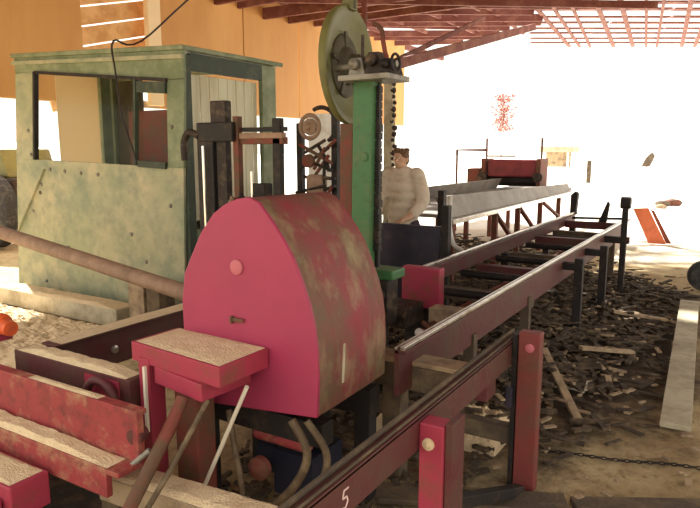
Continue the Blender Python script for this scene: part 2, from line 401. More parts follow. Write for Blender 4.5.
# slatted blind hanging inside the side window
m = MB()
for i in range(16):
    y = F+.14+i*.061
    m.box(SX-.11+.008*(i % 2), SX-.10+.008*(i % 2), y, y+.058, .95, 2.27)
m.build('blind', 'blind', bo, label='pale vertical slatted blind')
m = MB(); m.box(BLx+.1, BLx+.13, F+.03, B_, .05, 1.0); m.build('side_panel', 'booth_green', bo)
m = MB(); m.box(TL[0]-.04, TL[0], B_-.1, B_, 1.2, 2.5); m.build('corner_post', 'booth_frame', bo)
m = MB(); m.box(BLx+.13, SX-.06, B_-.03, B_, .05, 1.15); m.box(TL[0], SX-.06, B_-.03, B_, 2.42, 2.47); m.build('back_panel', 'booth_green', bo)
m = MB(); m.box(-6.80, -6.794, 4.66, 5.22, 1.0, 2.50); m.build('curtain', 'curtain', bo, label='beige sheet hanging inside behind the window')
m = MB(); m.box(-6.83, -6.76, 5.24, B_, 1.0, 2.5); m.build('mullion', 'booth_frame', bo)
m = MB(); m.box(-6.74, IB1, B_-.05, B_-.02, 1.15, 2.42); m.build('reflection_board', 'olive_dark', bo)  # dark board stands in for the dark reflection in the front window
m = MB(); m.box(-5.85, -5.25, B_-.55, B_-.2, .05, 2.02); m.build('cabinet', 'rust_red', bo, bevel=.01, label='reddish cabinet seen through the small sash')
MB().box(BLx+.13, SX-.06, F+.04, B_-.04, .05, .09).build('booth_floor', 'timber_dark', bo)

o = MB().tube(spline([(-4.9, 6.9, 4.15), (-4.93, 5.3, 3.35), (-4.98, 4.35, 2.62), (-5.0, 4.045, 2.58), (-4.98, 4.03, 2.3), (-4.92, 4.03, 1.9), (-4.80, 4.03, 1.6), (-4.76, 4.03, 1.47)]), .009, 6).build('power_cable', 'cable', smooth=True)
tag(o, 'thin dark cable dropping from the roof down the front of the green booth', 'cable')
tag(MB().poly([(-6.1, 4.3, 2.592), (-4.8, 4.3, 2.535), (-4.8, 4.3, 2.55), (-6.1, 4.3, 2.607)], (0, .25, 0)).build('thin_board', 'timber_dark'), 'thin dark board lying on the booth roof', 'board')

tag(MB().box(-6.7, -4.75, 3.70, 3.93, 0, .17).build('sill_timber', 'timber_pale', bevel=.008), 'pale squared timber on the ground along the foot of the booth', 'timber')
sawdust_strip(-6.7, -4.75, 3.70, 3.93, .168, .025, 'sawdust covering the squared timber at the foot of the booth')
for (x0, x1, y0, y1, mt, lb) in ((-4.62, -4.42, 3.74, 3.94, 'timber', 'short upright timber block beside the booth under the long pipe'), (-4.36, -4.2, 3.72, 3.90, 'timber_dark', 'dark upright block beside the pale timber block under the long pipe')):
    tag(MB().box(x0, x1, y0, y1, -.01, .44).build('support_block', mt, bevel=.006), lb, 'block')

# long pipe and its rest
pi_ = thing('long_pipe', 'long tan brown pipe slanting across in front of the green booth', 'pipe', (-4.6, 3.1, .7))
MB().tube([(-7.2, 3.22, 1.06), (-5.3, 3.14, .865), (-2.96, 3.02, .625)], .058, 18).build('tube', 'pipe_tan', pi_, smooth=True)
MB().lathe((-2.975, 3.02, .627), (1, -.05, -.1), [(-.03, .062), (-.03, .072), (.02, .072), (.02, .03), (.05, .03), (.05, .01)], 16).build('end_cap', 'grease', pi_, smooth=True)
ps = thing('pipe_stand', 'dark steel stand holding up the end of the long pipe', 'stand', (-3.05, 3.03, 0))
MB().box(-3.10, -3.0, 2.98, 3.08, -.01, .50).build('post', 'black_steel', ps, bevel=.004)
MB().poly([(-3.14, 3.0, .49), (-2.96, 3.0, .49), (-2.96, 3.0, .60), (-3.0, 3.0, .56), (-3.05, 3.0, .545), (-3.1, 3.0, .56), (-3.14, 3.0, .6)], (0, .05, 0)).build('cradle', 'black_steel', ps)
ps = thing('pipe_stand', 'rough timber trestle under the far left end of the long pipe', 'stand', (-7.0, 3.2, 0))
MB().box(-7.06, -6.96, 3.12, 3.32, -.01, .965).build('post', 'timber_dark', ps, bevel=.004)

# ------------------------------------------------------------------ band saw
bs = thing('band_saw', 'large pink and green band saw with arched pink housing and olive upper wheel', 'band saw', (-1.65, 2.6, 0))
prof = [(-1.965, .535), (-1.98, .70), (-1.984, .975), (-1.965, 1.09), (-1.915, 1.18), (-1.862, 1.27), (-1.79, 1.352), (-1.73, 1.39), (-1.667, 1.414), (-1.607, 1.424), (-1.559, 1.405),
        (-1.489, 1.328), (-1.44, 1.265), (-1.398, 1.20), (-1.362, 1.12), (-1.328, 1.035), (-1.308, .96), (-1.297, .88), (-1.292, .76), (-1.298, .60)]
Y0, Y1 = 1.88, 2.43
cx_, cz_ = -1.645, .98
def shr(p, k, dy, y): return (cx_+(p[0]-cx_)*k, y, cz_+(p[1]-cz_)*k)
m = MB(); m.poly([(x, Y0, z) for x, z in prof], (0, .02, 0)); hg = m.build('housing_face', 'pink', bs, bevel=.006)
# wrapped side skin
m = MB(); rings = []
for y, k in ((Y0+.018, .992), (Y0+.2, .99), (Y0+.4, .985), (Y1, .975)):
    rings.append([m.b.verts.new(shr(p_, k, 0, y)) for p_ in prof])
for i in range(3):
    n_ = len(prof)
    for k in range(n_): m.b.faces.new((rings[i][k], rings[i+1][k], rings[i+1][(k+1) % n_], rings[i][(k+1) % n_]))
m.b.faces.new(rings[0]); m.b.faces.new(rings[-1][::-1])
hs = m.build('housing_side', 'pink_dirty', bs, smooth=True)
m = MB().lathe((-1.672, Y0-.002, 1.145), (0, -1, 0), [(0, .032), (.006, .03), (.009, .02), (.009, .002)], 20); m.build('face_disc', 'pink_light', hg, smooth=True)  # small raised disc, lighter pink than the face
m = MB().box(-1.70, -1.64, Y0-.012, Y0, .925, .94); m.box(-1.705, -1.695, Y0-.018, Y0, .915, .945); m.build('latch', 'rust_red', hg, bevel=.002)
# fallen paint streaks / scrape on the side
m = MB().bar((-1.275, 2.03, .70), (-1.268, 2.03, .86), .004, .012, up=(0, 1, 0)); m.build('scrape_mark', 'timber_pale', hs)
# base frame and legs under the housing
m = MB(); m.box(-2.0, -1.32, 1.95, 2.03, .44, .54); m.box(-2.0, -1.32, 2.33, 2.41, .44, .56); m.build('bed', 'black_steel', bs, bevel=.004)
for (x, y) in ((-1.97, 2.37), (-1.37, 2.37), (-1.97, 1.99), (-1.62, 2.37)):
    MB().box(x-.04, x+.04, y-.035, y+.035, -.01, .5).build('leg', 'black_steel', bs, bevel=.004)
m = MB(); m.tube([(-1.68, 2.0, .42), (-1.42, 2.0, .42)], .04, 14); m.build('shaft', 'red', bs, smooth=True)
m = MB(); m.box(-1.62, -1.42, 2.02, 2.25, .14, .34); m.lathe((-1.62, 2.13, .26), (-1, 0, 0), [(0, .09), (.12, .09), (.14, .06), (.16, .02)], 18); m.build('motor', 'blue', bs, smooth=True)
m = MB(); m.lathe((-1.61, 1.93, .3), (0, -1, 0), [(0, .05), (.03, .05), (.04, .03), (.05, .01)], 16); m.build('valve', 'rust_red', bs, smooth=True)
# column
m = MB().poly([(-1.995, 3.26, .55), (-1.87, 3.26, .55), (-1.85, 3.26, 1.99), (-1.975, 3.26, 1.99)], (0, .09, 0)); co = m.build('column', 'col_green', bs, bevel=.006)
m = MB().lathe((-1.90, 3.258, 1.56), (0, -1, 0), [(0, .028), (.006, .026), (.008, .01)], 14); m.build('plug', 'col_green', co, smooth=True)
m = MB().box(-1.872, -1.842, 3.33, 3.36, .9, 1.99)
for i in range(22):
    z = 1.0+i*.044; q = .5+.5*noise.noise(V((i*.9, 3, 1)))
    m.box(-1.865, -1.838+.02*q, 3.31, 3.35, z, z+.03+.02*q)
m.build('rack', 'black_steel', co)
m = MB().box(-2.01, -1.69, 3.15, 3.42, 1.985, 2.015); br = m.build('bearing_platform', 'grey_steel', bs, bevel=.003)
def bearing(x, r, h, lb):
    q = MB(); q.poly([(x-r*1.5, 3.22, 2.015), (x+r*1.5, 3.22, 2.015), (x+r*1.1, 3.22, 2.015+h*.45), (x+r*.8, 3.22, 2.015+h), (x-r*.8, 3.22, 2.015+h), (x-r*1.1, 3.22, 2.015+h*.45)], (0, .12, 0))
    q.lathe((x, 3.21, 2.015+h*.62), (0, -1, 0), [(0, r*.8), (.03, r*.8), (.04, r*.5), (.05, r*.2)], 16)
    return q.build('bearing_block', lb, br, bevel=.004)
bearing(-1.93, .04, .10, 'grey_steel'); bearing(-1.82, .042, .125, 'grease'); bearing(-1.735, .03, .085, 'black_steel')
MB().tube([(-2.1, 3.28, 2.075), (-1.70, 3.28, 2.075)], .018, 12).build('wheel_shaft', 'grey_steel', bs, smooth=True)
m = MB().tube(arc((-1.70, 3.26, 2.075), .05, 0, 360, 20, (0, 1, 0), (0, 0, 1)), .008, 8)
m.build('hand_wheel', 'black_steel', bs, smooth=True)
MB().tube(spline([(-1.78, 3.3, 2.11), (-1.80, 3.3, 2.20), (-1.84, 3.35, 2.28), (-1.92, 3.4, 2.33)]), .014, 8).build('feed_lever', 'rust_red', bs, smooth=True)
MB().tube([(-1.90, 3.24, 2.02), (-1.90, 3.24, 2.24)], .010, 8).build('oil_pipe', 'grease', bs, smooth=True)
# upper wheel in its dished olive guard
ax = V((1, .11, .02)).normalized(); wc = V((-2.14, 3.50, 2.115))
prf = [(-.05, .05), (-.05, .30), (-.04, .35), (-.02, .36), (0, .362), (.01, .355), (.012, .335), (-.008, .30), (-.03, .24), (-.04, .19), (-.042, .16), (-.042, .01)]
uw = MB().lathe(wc, ax, prf, 56).build('upper_wheel', 'olive', bs, smooth=True)
hb = wc + ax*-.041 + V((0, .0, 0))
MB().lathe(hb, ax, [(0, .195), (.012, .19), (.02, .17), (.02, .12), (.05, .10), (.06, .07), (.13, .055), (.15, .04), (.15, .005)], 32).build('wheel_hub', 'olive_dark', uw, smooth=True)
sd = ax.cross(V((0, 0, 1))).normalized(); up_ = sd.cross(ax)
for k in range(5):
    a = math.radians(k*72+12); d = sd*math.cos(a)+up_*math.sin(a)
    MB().bar(wc+ax*-.02+d*.10, wc+ax*-.018+d*.205, .03, .015, up=ax).build('spoke', 'olive_dark', uw, bevel=.003)
MB().box(-2.18, -2.11, 3.46, 3.54, 2.44, 2.62).build('top_lug', 'olive', bs, bevel=.01)
MB().tube([(-2.14, 3.50, 2.45), (-2.14, 3.50, 4.05)], .035, 10).build('hanger_rod', 'olive_dark', bs, smooth=True)
MB().bar((-2.11, 3.42, .5), (-2.10, 3.42, 1.76), .09, .07, up=(0, 1, 0)).build('rear_post', 'rust_red', bs, bevel=.004)
MB().bar((-2.02, 3.47, .5), (-2.01, 3.47, 1.76), .014, .05, up=(0, 1, 0)).build('saw_blade', 'pipe_tan', bs)
# green base casting and pink box behind the housing
m = MB().box(-2.14, -1.80, 3.44, 3.62, .80, .86); m.build('base_casting', 'col_green', bs, bevel=.01)
m = MB().box(-2.1, -1.84, 3.45, 3.6, .5, .80); m.lathe((-1.90, 3.45, .70), (0, -1, 0), [(0, .05), (.03, .05), (.05, .03), (.07, .01)], 16); m.build('gear_case', 'grease', bs, bevel=.01)
m = MB().box(-2.1, -1.85, 3.2, 3.5, -.01, .5); m.build('base_box', 'grease', bs, bevel=.008)
m = MB().box(-1.97, -1.685, 3.9, 3.99, .53, .81); pb = m.build('guide_box', 'pink_red', bs, bevel=.01)
m = MB().box(-2.05, -1.80, 3.62, 3.92, .45, .58); m.build('tie_beam', 'grease', bs, bevel=.005)
MB().box(-1.95, -1.72, 3.92, 3.98, -.01, .53).build('leg', 'black_steel', bs, bevel=.005)
m = MB().box(-1.95, -1.84, 3.04, 3.16, .56, .66); m.lathe((-1.88, 3.04, .61), (0, -1, 0), [(0, .045), (.03, .045), (.05, .03), (.06, .01)], 16); m.build('bearing_block', 'grey_steel', bs, smooth=True)
m = MB().tube([(-1.62, 3.45, .50), (-1.36, 3.25, .47)], .028, 10); m.build('guide_roller', 'white', bs, smooth=True)
for dz in (.05, .1): MB().tube([(-1.66, 3.6, .42+dz), (-1.40, 3.4, .38+dz)], .016, 8).build('guide_bar', 'rust_red', bs, smooth=True)

# small work table
wt = thing('work_table', 'small pink steel work table dusted with sawdust against the arched housing', 'table', (-1.9, 1.65, .5))
tp = [(-2.045, 1.656), (-1.52, 1.6), (-1.516, 1.872), (-2.037, 1.9)]
MB().poly([(x, y, .765) for x, y in tp], (0, 0, .078)).build('tabletop', 'pink_red', wt, bevel=.004)
MB().poly([(-1.90, 1.64, .70), (-1.60, 1.59, .70), (-1.58, 1.84, .70), (-1.90, 1.84, .70)], (0, 0, .067)).build('drawer_box', 'pink_red', wt, bevel=.004)
MB().box(-1.99, -1.93, 1.64, 1.72, -.01, .79).build('leg', 'pink_red', wt, bevel=.004)
MB().bar((-1.925, 1.615, .50), (-1.925, 1.615, .77), .012, .012, up=(0, 1, 0)).build('edge_strip', 'white_rod', wt)
MB().box(-1.86, -1.74, 1.70, 1.80, .10, .72).build('pedestal', 'rust_red', wt, bevel=.004)
# sawdust film on the table
b = bmesh.new(); N = 46; g = []
for i in range(N+1):
    row = []
    for j in range(N+1):
        u, v = i/N, j/N; u_ = .035+.945*u; v_ = .04+.94*v
        p0 = V(tp[0]).lerp(V(tp[1]), u_); p1 = V(tp[3]).lerp(V(tp[2]), u_); q = p0.lerp(p1, v_)
        e = min(1, 8*min(u, 1-u, v, 1-v))
        row.append(b.verts.new((q.x, q.y, .8435+e*(.006+.005*noise.noise(V((q.x*20, q.y*20, 1)))))))
    g.append(row)
for i in range(N):
    for j in range(N): b.faces.new((g[i][j], g[i+1][j], g[i+1][j+1], g[i][j+1]))
m = MB(); m.b.free(); m.b = b
tag(m.build('sawdust', 'sawdust', smooth=True), 'thin even layer of sawdust on the small pink work table', 'sawdust', kind='stuff')

# hoses, pipes and rods around the table
tag(MB().tube([(-1.69, 1.585, .70), (-1.68, 1.51, .62), (-1.665, 1.31, .42), (-1.64, .90, -.005)], .024, 12).build('hydraulic_pipe', 'rust_red', smooth=True), 'thick reddish brown pipe sloping down in front of the work table', 'pipe')
tag(MB().tube([(-1.60, 1.62, .70), (-1.62, 1.45, .50), (-1.64, 1.34, .38), (-1.60, 1.0, -.005)], .010, 8).build('hydraulic_pipe', 'hose', smooth=True), 'thin brown pipe running beside the thick sloping pipe', 'pipe')
tag(MB().tube([(-1.515, 1.74, .73), (-1.71, 1.70, .30)], .0085, 8).build('wooden_rod', 'white_rod', smooth=True), 'pale straight rod leaning under the right edge of the work table', 'rod')
tag(MB().tube(spline([(-1.40, 1.86, .58), (-1.33, 1.86, .46), (-1.38, 1.84, .32), (-1.52, 1.78, .16), (-1.66, 1.70, -.0)]), .017, 10).build('hydraulic_hose', 'hose', smooth=True), 'brown hose curving down from the lower edge of the pink housing, left of its twin', 'hose')
tag(MB().tube(spline([(-1.36, 1.90, .57), (-1.28, 1.92, .44), (-1.32, 1.9, .28), (-1.45, 1.85, .12), (-1.58, 1.78, -.0)]), .015, 10).build('hydraulic_hose', 'hose', smooth=True), 'second brown hose curving down nearest the track, right of the first', 'hose')
tag(MB().tube(spline([(-1.72, 1.86, .55), (-1.68, 1.84, .42), (-1.62, 1.82, .2), (-1.60, 1.80, .0)]), .013, 10).build('hydraulic_hose', 'hose', smooth=True), 'thin hose hanging below the middle of the pink housing', 'hose')

# ------------------------------------------------------------------ carriage frame, lower left
cf = thing('log_carriage', 'red steel log carriage of channels filling the lower left corner', 'frame', (-2.4, 1.5, 0))
m = MB(); m.box(-3.6, -1.735, 1.41, 1.44, .51, .70); m.box(-3.6, -1.735, 1.44, 1.455, .68, .70); m.box(-3.6, -1.735, 1.32, 1.44, .49, .51); m.box(-3.6, -1.80, 1.32, 1.345, .40, .49)
m.build('front_channel', 'red', cf, bevel=.003)
m = MB(); m.box(-2.78, -2.0, 1.60, 1.70, .53, .70); m.build('cross_channel', 'dark_red', cf, bevel=.003)
MB().box(-2.27, -2.06, 1.592, 1.60, .55, .685).build('cover_plate', 'pink_red', cf)
m = MB(); m.box(-2.71, -2.66, 1.71, 3.0, .52, .70); m.box(-2.74, -2.63, 1.71, 3.0, .70, .712); rl = m.build('side_rail', 'dark_red', cf, bevel=.003)
MB().lathe((-2.659, 2.05, .60), (1, 0, 0), [(0, .022), (.008, .02), (.012, .01)], 14).build('bolt', 'rail_steel', rl, smooth=True)
m = MB(); m.box(-2.95, -2.10, 1.15, 1.30, .30, .43); m.build('lower_block', 'pink_red', cf, bevel=.006)
m = MB(); m.box(-3.0, -2.14, 1.10, 1.14, .12, .38); m.build('lower_plate', 'pink_red', cf, bevel=.004)
MB().box(-3.3, -1.9, 1.15, 1.6, -.01, .16).build('sump', 'grease', cf, bevel=.02)
MB().tube([(-1.80, 1.37, .46), (-1.70, 1.43, .56)], .010, 8).build('lever', 'grey_steel', cf, smooth=True)
MB().lathe((-1.765, 1.44, .60), (.3, -1, 0), [(-.02, .03), (.0, .034), (.03, .03), (.03, .01)], 14).build('pivot', 'dark_red', cf, smooth=True)
for (x, y) in ((-3.3, 1.44), (-1.95, 1.52), (-2.68, 2.9), (-2.72, 1.66)):
    MB().box(x-.035, x+.035, y-.03, y+.03, -.01, .53).build('leg', 'dark_red', cf, bevel=.003)
m = MB().tube(arc((-2.13, 1.56, .60), .09, 0, 180, 14, (1, 0, 0), (0, 0, 1)), .018, 10); m.build('hose_loop', 'dark_red', cf, smooth=True)
sawdust_strip(-3.55, -1.80, 1.325, 1.408, .5105, .022, 'sawdust heaped along the lower ledge of the front red channel')
sawdust_strip(-2.77, -2.03, 1.605, 1.695, .7005, .020, 'sawdust on top of the second red channel behind the front one')
sawdust_strip(-2.74, -2.63, 1.74, 2.98, .7125, .010, 'thin sawdust along the dark side rail running back to the pipe')
sawdust_strip(-2.38, -1.95, 1.415, 1.452, .7005, .006, 'narrow line of sawdust on the top lip of the front red channel')
sawdust_strip(-2.93, -2.12, 1.16, 1.29, .4305, .014, 'sawdust on the lowest pink block in the lower left corner')
# low dusty timber under the table
tag(MB().poly([(-2.0, 1.43, .28), (-1.12, 1.50, .28), (-1.12, 1.63, .28), (-2.0, 1.56, .28)], (0, 0, .10)).build('bearer_timber', 'timber', bevel=.006), 'low timber bearer crossing beneath the work table', 'timber')
sawdust_strip(-1.98, -1.14, 1.435, 1.56, .381, .018, 'sawdust on the low timber bearer beneath the work table', shear=.066)
for x in (-1.98, -1.14):
    tag(MB().box(x-.05, x+.05, 1.46, 1.60, -.01, .279).build('support_block', 'timber_dark', bevel=.004), ('left' if x < -1.5 else 'right')+' dark block propping the low timber bearer beneath the work table', 'block')
# orange fitting at the far left
of = thing('orange_fitting', 'bright orange red fitting with a curved pale hose at left edge', 'fitting', (-2.93, 1.66, .705))
m = MB().lathe((-3.02, 1.66, .77), (1, -.05, 0), [(-.12, .05), (0, .05), (.02, .06), (.05, .06), (.07, .04), (.14, .035), (.14, .02)], 20); m.build('body', 'orange_red', of, smooth=True)
MB().box(-3.10, -2.95, 1.62, 1.70, .70, .745).build('foot', 'pink_red', of, bevel=.004)
MB().tube(spline([(-2.97, 1.60, .70), (-2.93, 1.56, .69), (-2.86, 1.54, .65), (-2.80, 1.53, .58), (-2.77, 1.53, .50)]), .014, 10).build('hose', 'hose_pale', of, smooth=True)

# ------------------------------------------------------------------ near carriage track (rail C)
ct = thing('carriage_track', 'dark red track beam with narrow steel rail on pink and red posts, nearest right', 'track', (-.85, 2.0, 0))
m = MB(); m.box(-.885, -.862, .75, 3.02, .60, .715); m.box(-.912, -.862, .75, 3.02, .705, .718); cb = m.build('track_beam', 'dark_red', ct, bevel=.002)
m = MB(); m.box(-.910, -.898, .75, 3.02, .719, .735); m.box(-.877, -.870, .75, 3.02, .719, .728); m.build('rail_head', 'timber_dark', ct, bevel=.002)
# chalk figure 5 on the beam web
m = MB(); zc, yc = .655, 1.38
pts = [(yc+.018, zc+.026), (yc-.006, zc+.026), (yc-.012, zc+.004), (yc+.008, zc+.004), (yc+.014, zc-.012), (yc+.002, zc-.028), (yc-.014, zc-.022)]
for a, c in zip(pts[:-1], pts[1:]): m.bar((-.8605, a[0], a[1]), (-.8605, c[0], c[1]), .002, .0045, up=(0, c[0]-a[0] and 0.001, 1) if abs(a[1]-c[1]) < .004 else (0, 1, 0))
m.build('chalk_number', 'chalk', cb)
m = MB().box(-.861, -.772, 1.85, 1.93, -.01, .70); pp = m.build('post', 'pink_red', ct, bevel=.006, label='bright pink square post')
MB().lathe((-.825, 1.849, .63), (0, -1, 0), [(0, .022), (.006, .021), (.01, .012), (.012, .003)], 16).build('bolt', 'sawdust', pp, smooth=True)
m = MB().box(-.77, -.745, 1.86, 1.97, -.01, .71); m.build('post_flange', 'dark_red', ct, bevel=.002)
m = MB().box(-.83, -.73, 2.85, 2.92, -.01, .77); rp = m.build('post', 'post_red', ct, bevel=.006, label='tall reddish post at the end of the track')
MB().lathe((-.775, 2.849, .70), (0, -1, 0), [(0, .022), (.006, .021), (.01, .012)], 16).build('bolt', 'pink_light', rp, smooth=True)
MB().box(-.86, -.836, 2.86, 2.94, -.01, .75).build('post_flange', 'black_steel', ct, bevel=.002)
MB().box(-.875, -.845, 2.83, 2.86, .40, .50).build('clamp', 'navy_steel', ct, bevel=.004)
m = MB().box(-1.75, -.861, 2.89, 2.96, .19, .275); m.build('stringer', 'timber_dark', ct, bevel=.004)
MB().bar((-.90, 2.12, .25), (-.78, 2.80, .02), .05, .05).build('brace', 'black_steel', ct, bevel=.003)
m = MB().box(-1.46, -.94, 2.60, 2.73, .48, .60); m.build('cross_timber', 'timber_dark', ct, bevel=.005)
MB().box(-1.46, -.94, 2.60, 2.73, .601, .625).build('cap_board', 'timber', ct, bevel=.004)
MB().box(-.938, -.886, 2.60, 2.72, .50, .70).build('hanger', 'dark_red', ct, bevel=.003)
MB().box(-1.42, -1.32, 2.62, 2.71, -.01, .48).build('leg', 'timber_dark', ct, bevel=.004)
# pale sawdust heaps standing in for sunlit spots on the floor
sawdust_strip(-1.75, -1.35, 3.0, 3.3, -.01, .10, 'small pale sawdust heap standing in for a sunlit spot under the cap board')
sawdust_strip(-1.35, -1.0, 3.1, 3.5, -.01, .12, 'pale sawdust heap standing in for a sunlit spot behind the tall reddish post')
tag(MB().bar((-1.45, 2.40, .012), (-.56, 2.80, .012), .16, .03).build('floor_timber', 'timber_dark', bevel=.006), 'dark flat timber on the ground at the foot of the reddish post', 'timber')
tag(MB().bar((-.53, 2.80, .012), (.35, 3.30, .012), .14, .03).build('floor_timber', 'timber_dark', bevel=.006), 'dark flat timber on the ground at the bottom right corner', 'timber')

# ------------------------------------------------------------------ outfeed frame (rails A and B)
of_ = thing('outfeed_frame', 'long dark red outfeed frame with two bright steel rails on legs', 'conveyor frame', (-1.6, 6, 0))
m = MB(); m.box(-1.275, -1.25, 2.46, 8.95, .50, .715); m.box(-1.275, -1.215, 2.46, 8.95, .70, .716); m.build('side_beam', 'dark_red', of_, bevel=.002)
m = MB(); m.box(-1.245, -1.222, 2.46, 8.95, .7165, .735); m.build('rail_head', 'rail_steel', of_, bevel=.003)
m = MB(); m.box(-1.274, -1.262, 2.46, 8.95, .7165, .728); m.build('rail_head', 'rail_steel', of_, bevel=.003)
m = MB(); m.box(-2.03, -2.005, 4.24, 9.42, .58, .715); m.box(-2.03, -1.97, 4.24, 9.42, .70, .716); m.build('side_beam', 'dark_red', of_, bevel=.002)
m = MB(); m.box(-2.022, -1.992, 4.24, 9.42, .7165, .74); m.build('rail_head', 'rail_steel', of_, bevel=.004)
for y, z, mt in ((8.86, .66, 'dark_red'), (8.2, .60, 'timber_dark'), (7.4, .62, 'dark_red'), (6.5, .55, 'timber_dark'), (5.5, .58, 'dark_red'), (4.7, .52, 'timber_dark')):
    MB().box(-2.0, -1.276, y-.05, y+.05, z-.09, z).build('cross_member', mt, of_, bevel=.004)
for y in (4.35, 5.1, 6.0, 7.0, 7.8):
    MB().tube([(-2.0, y, .56), (-1.28, y, .56)], .03, 10).build('roller', 'black_steel', of_, smooth=True)
MB().tube([(-1.62, 3.6, .50), (-1.62, 8.8, .50)], .022, 8).build('drive_shaft', 'rust_red', of_, smooth=True)
m = MB().box(-1.66, -1.36, 3.68, 3.80, .50, .60); m.build('cross_timber', 'timber', of_, bevel=.004)
for (x, y, w) in ((-1.12, 5.52, .034), (-1.08, 6.40, .034)):
    MB().box(x-w, x+w, y-.03, y+.03, -.01, .70).build('leg', 'black_steel', of_, bevel=.004)
    MB().box(-1.276, x+.03, y-.04, y+.04, .60, .66).build('bracket', 'black_steel', of_, bevel=.004)
m = MB().box(-1.09, -1.03, 7.38, 7.44, -.01, .99); ep = m.build('end_post', 'black_steel', of_, bevel=.004)
MB().box(-1.25, -1.0, 7.37, 7.44, .60, .67).build('bracket', 'black_steel', of_, bevel=.004)
MB().lathe((-1.11, 7.41, 1.04), (1, 0, 0), [(0, .02), (0, .065), (.10, .065), (.10, .02)], 16).build('stop_roller', 'black_steel', ep, smooth=True)
for y in (4.6, 6.3, 7.9, 9.3): MB().box(-2.04, -1.97, y-.04, y+.04, -.01, .57).build('leg', 'black_steel', of_, bevel=.004)
for y in (3.4, 4.5, 8.0, 8.85): MB().box(-1.30, -1.235, y-.03, y+.03, -.01, .56).build('leg', 'timber_dark', of_, bevel=.004)
m = MB().poly([(-2.06, 9.30, .715), (-1.98, 9.30, .715), (-1.98, 9.38, .99), (-2.02, 9.40, 1.02), (-2.06, 9.38, .99)], (0, .12, 0)); m.build('end_stop', 'black_steel', of_, bevel=.006)
m = MB().poly([(-1.60, 8.9, .66), (-1.50, 8.9, .66), (-1.47, 8.9, .90), (-1.50, 8.9, .94)], (0, .06, 0)); m.build('end_stop', 'black_steel', of_, bevel=.004)
MB().bar((-1.95, 8.98, .69), (-1.3, 8.98, .71), .05, .03).build('end_bar', 'black_steel', of_)

# ------------------------------------------------------------------ belt conveyor behind
bc = thing('belt_conveyor', 'raised grey trough conveyor on rusty braced legs behind the rails', 'conveyor', (-3.4, 10, 0))
m = MB()
qa = [m.b.verts.new(p) for p in ((-2.78, 6.66, .84), (-2.93, 6.66, 1.08), (-2.96, 6.66, 1.08), (-2.83, 6.66, .82))]
qb = [m.b.verts.new(p) for p in ((-2.78, 12.6, .84), (-2.86, 12.6, .965), (-2.89, 12.6, .965), (-2.83, 12.6, .82))]
m.b.faces.new(qa); m.b.faces.new(qb[::-1])
for k in range(4): m.b.faces.new((qa[k], qb[k], qb[(k+1) % 4], qa[(k+1) % 4]))
m.build('side_wall', 'conveyor', bc, bevel=.003)
MB().box(-4.05, -2.83, 6.66, 12.85, .84, .88).build('belt', 'conveyor', bc, bevel=.004)
m = MB().poly([(-4.08, 6.66, .84), (-4.05, 6.66, .84), (-3.93, 6.66, 1.07), (-3.96, 6.66, 1.07)], (0, 5.3, 0)); m.build('side_wall', 'conveyor', bc, bevel=.003)
m = MB().box(-2.79, -2.71, 6.62, 12.9, .78, .835); m.build('edge_rail', 'rail_steel', bc, bevel=.006)
for y in (6.72, 8.2, 9.2, 10.4, 11.6, 12.7):
    for x in (-2.77, -4.02):
        MB().box(x-.035, x+.035, y-.035, y+.035, -.01, .78).build('leg', 'rust_red', bc, bevel=.004)
for (y0, y1) in ((8.2, 9.1), (9.25, 10.3), (10.5, 12.2)):
    MB().bar((-2.755, y0, .76), (-2.755, y1, .25), .04, .06, up=(1, 0, 0)).build('brace', 'rust_red', bc, bevel=.003)
MB().box(-2.80, -2.74, 8.2, 10.4, .36, .42).build('lower_rail', 'orange_red', bc, bevel=.003)
m = MB().box(-2.86, -2.79, 6.52, 6.60, .50, 1.16); m.build('end_plate', 'black_steel', bc, bevel=.004)
MB().tube(spline([(-2.70, 6.49, 1.10), (-2.69, 6.47, .8), (-2.65, 6.46, .62), (-2.60, 6.45, .56), (-2.52, 6.45, .53)]), .025, 10).build('white_pipe', 'white', bc, smooth=True)

# red roller machine on the conveyor
rm = thing('roller_machine', 'dark red roller machine sitting across the far conveyor', 'machine', (-3.75, 12, .88))
MB().box(-4.22, -3.28, 11.95, 12.45, 1.10, 1.42).build('hood', 'machine_red', rm, bevel=.03)
MB().tube([(-4.28, 12.1, 1.02), (-3.22, 12.1, 1.02)], .10, 20).build('roller', 'black_steel', rm, smooth=True)
for x in (-4.30, -3.24):
    MB().box(x-.04, x+.04, 11.92, 12.42, .882, 1.44).build('end_plate', 'rust_red', rm, bevel=.006)
    MB().tube([(x, 12.1, 1.42), (x, 12.1, 1.82)], .018, 8).build('screw_rod', 'rust_red', rm, smooth=True)
    MB().lathe((x, 11.92, 1.1), (0, -1, 0), [(0, .09), (.05, .09), (.06, .04)], 16).build('sprocket', 'grease', rm, smooth=True)
MB().box(-4.24, -3.7, 11.95, 12.0, 1.47, 1.50).build('cross_bar', 'rust_red', rm)
MB().box(-4.62, -4.36, 11.9, 12.3, .95, 1.25).build('gear_case', 'rust_red', rm, bevel=.03)
m = MB()
m.tube([(-4.87, 12.0, 0), (-4.87, 12.0, 1.60), (-4.25, 12.0, 1.60)], .025, 8)
tag(m.build('pipe_hoop', 'rust_red', smooth=True), 'thin upright pipe frame left of the dark red roller machine', 'frame')

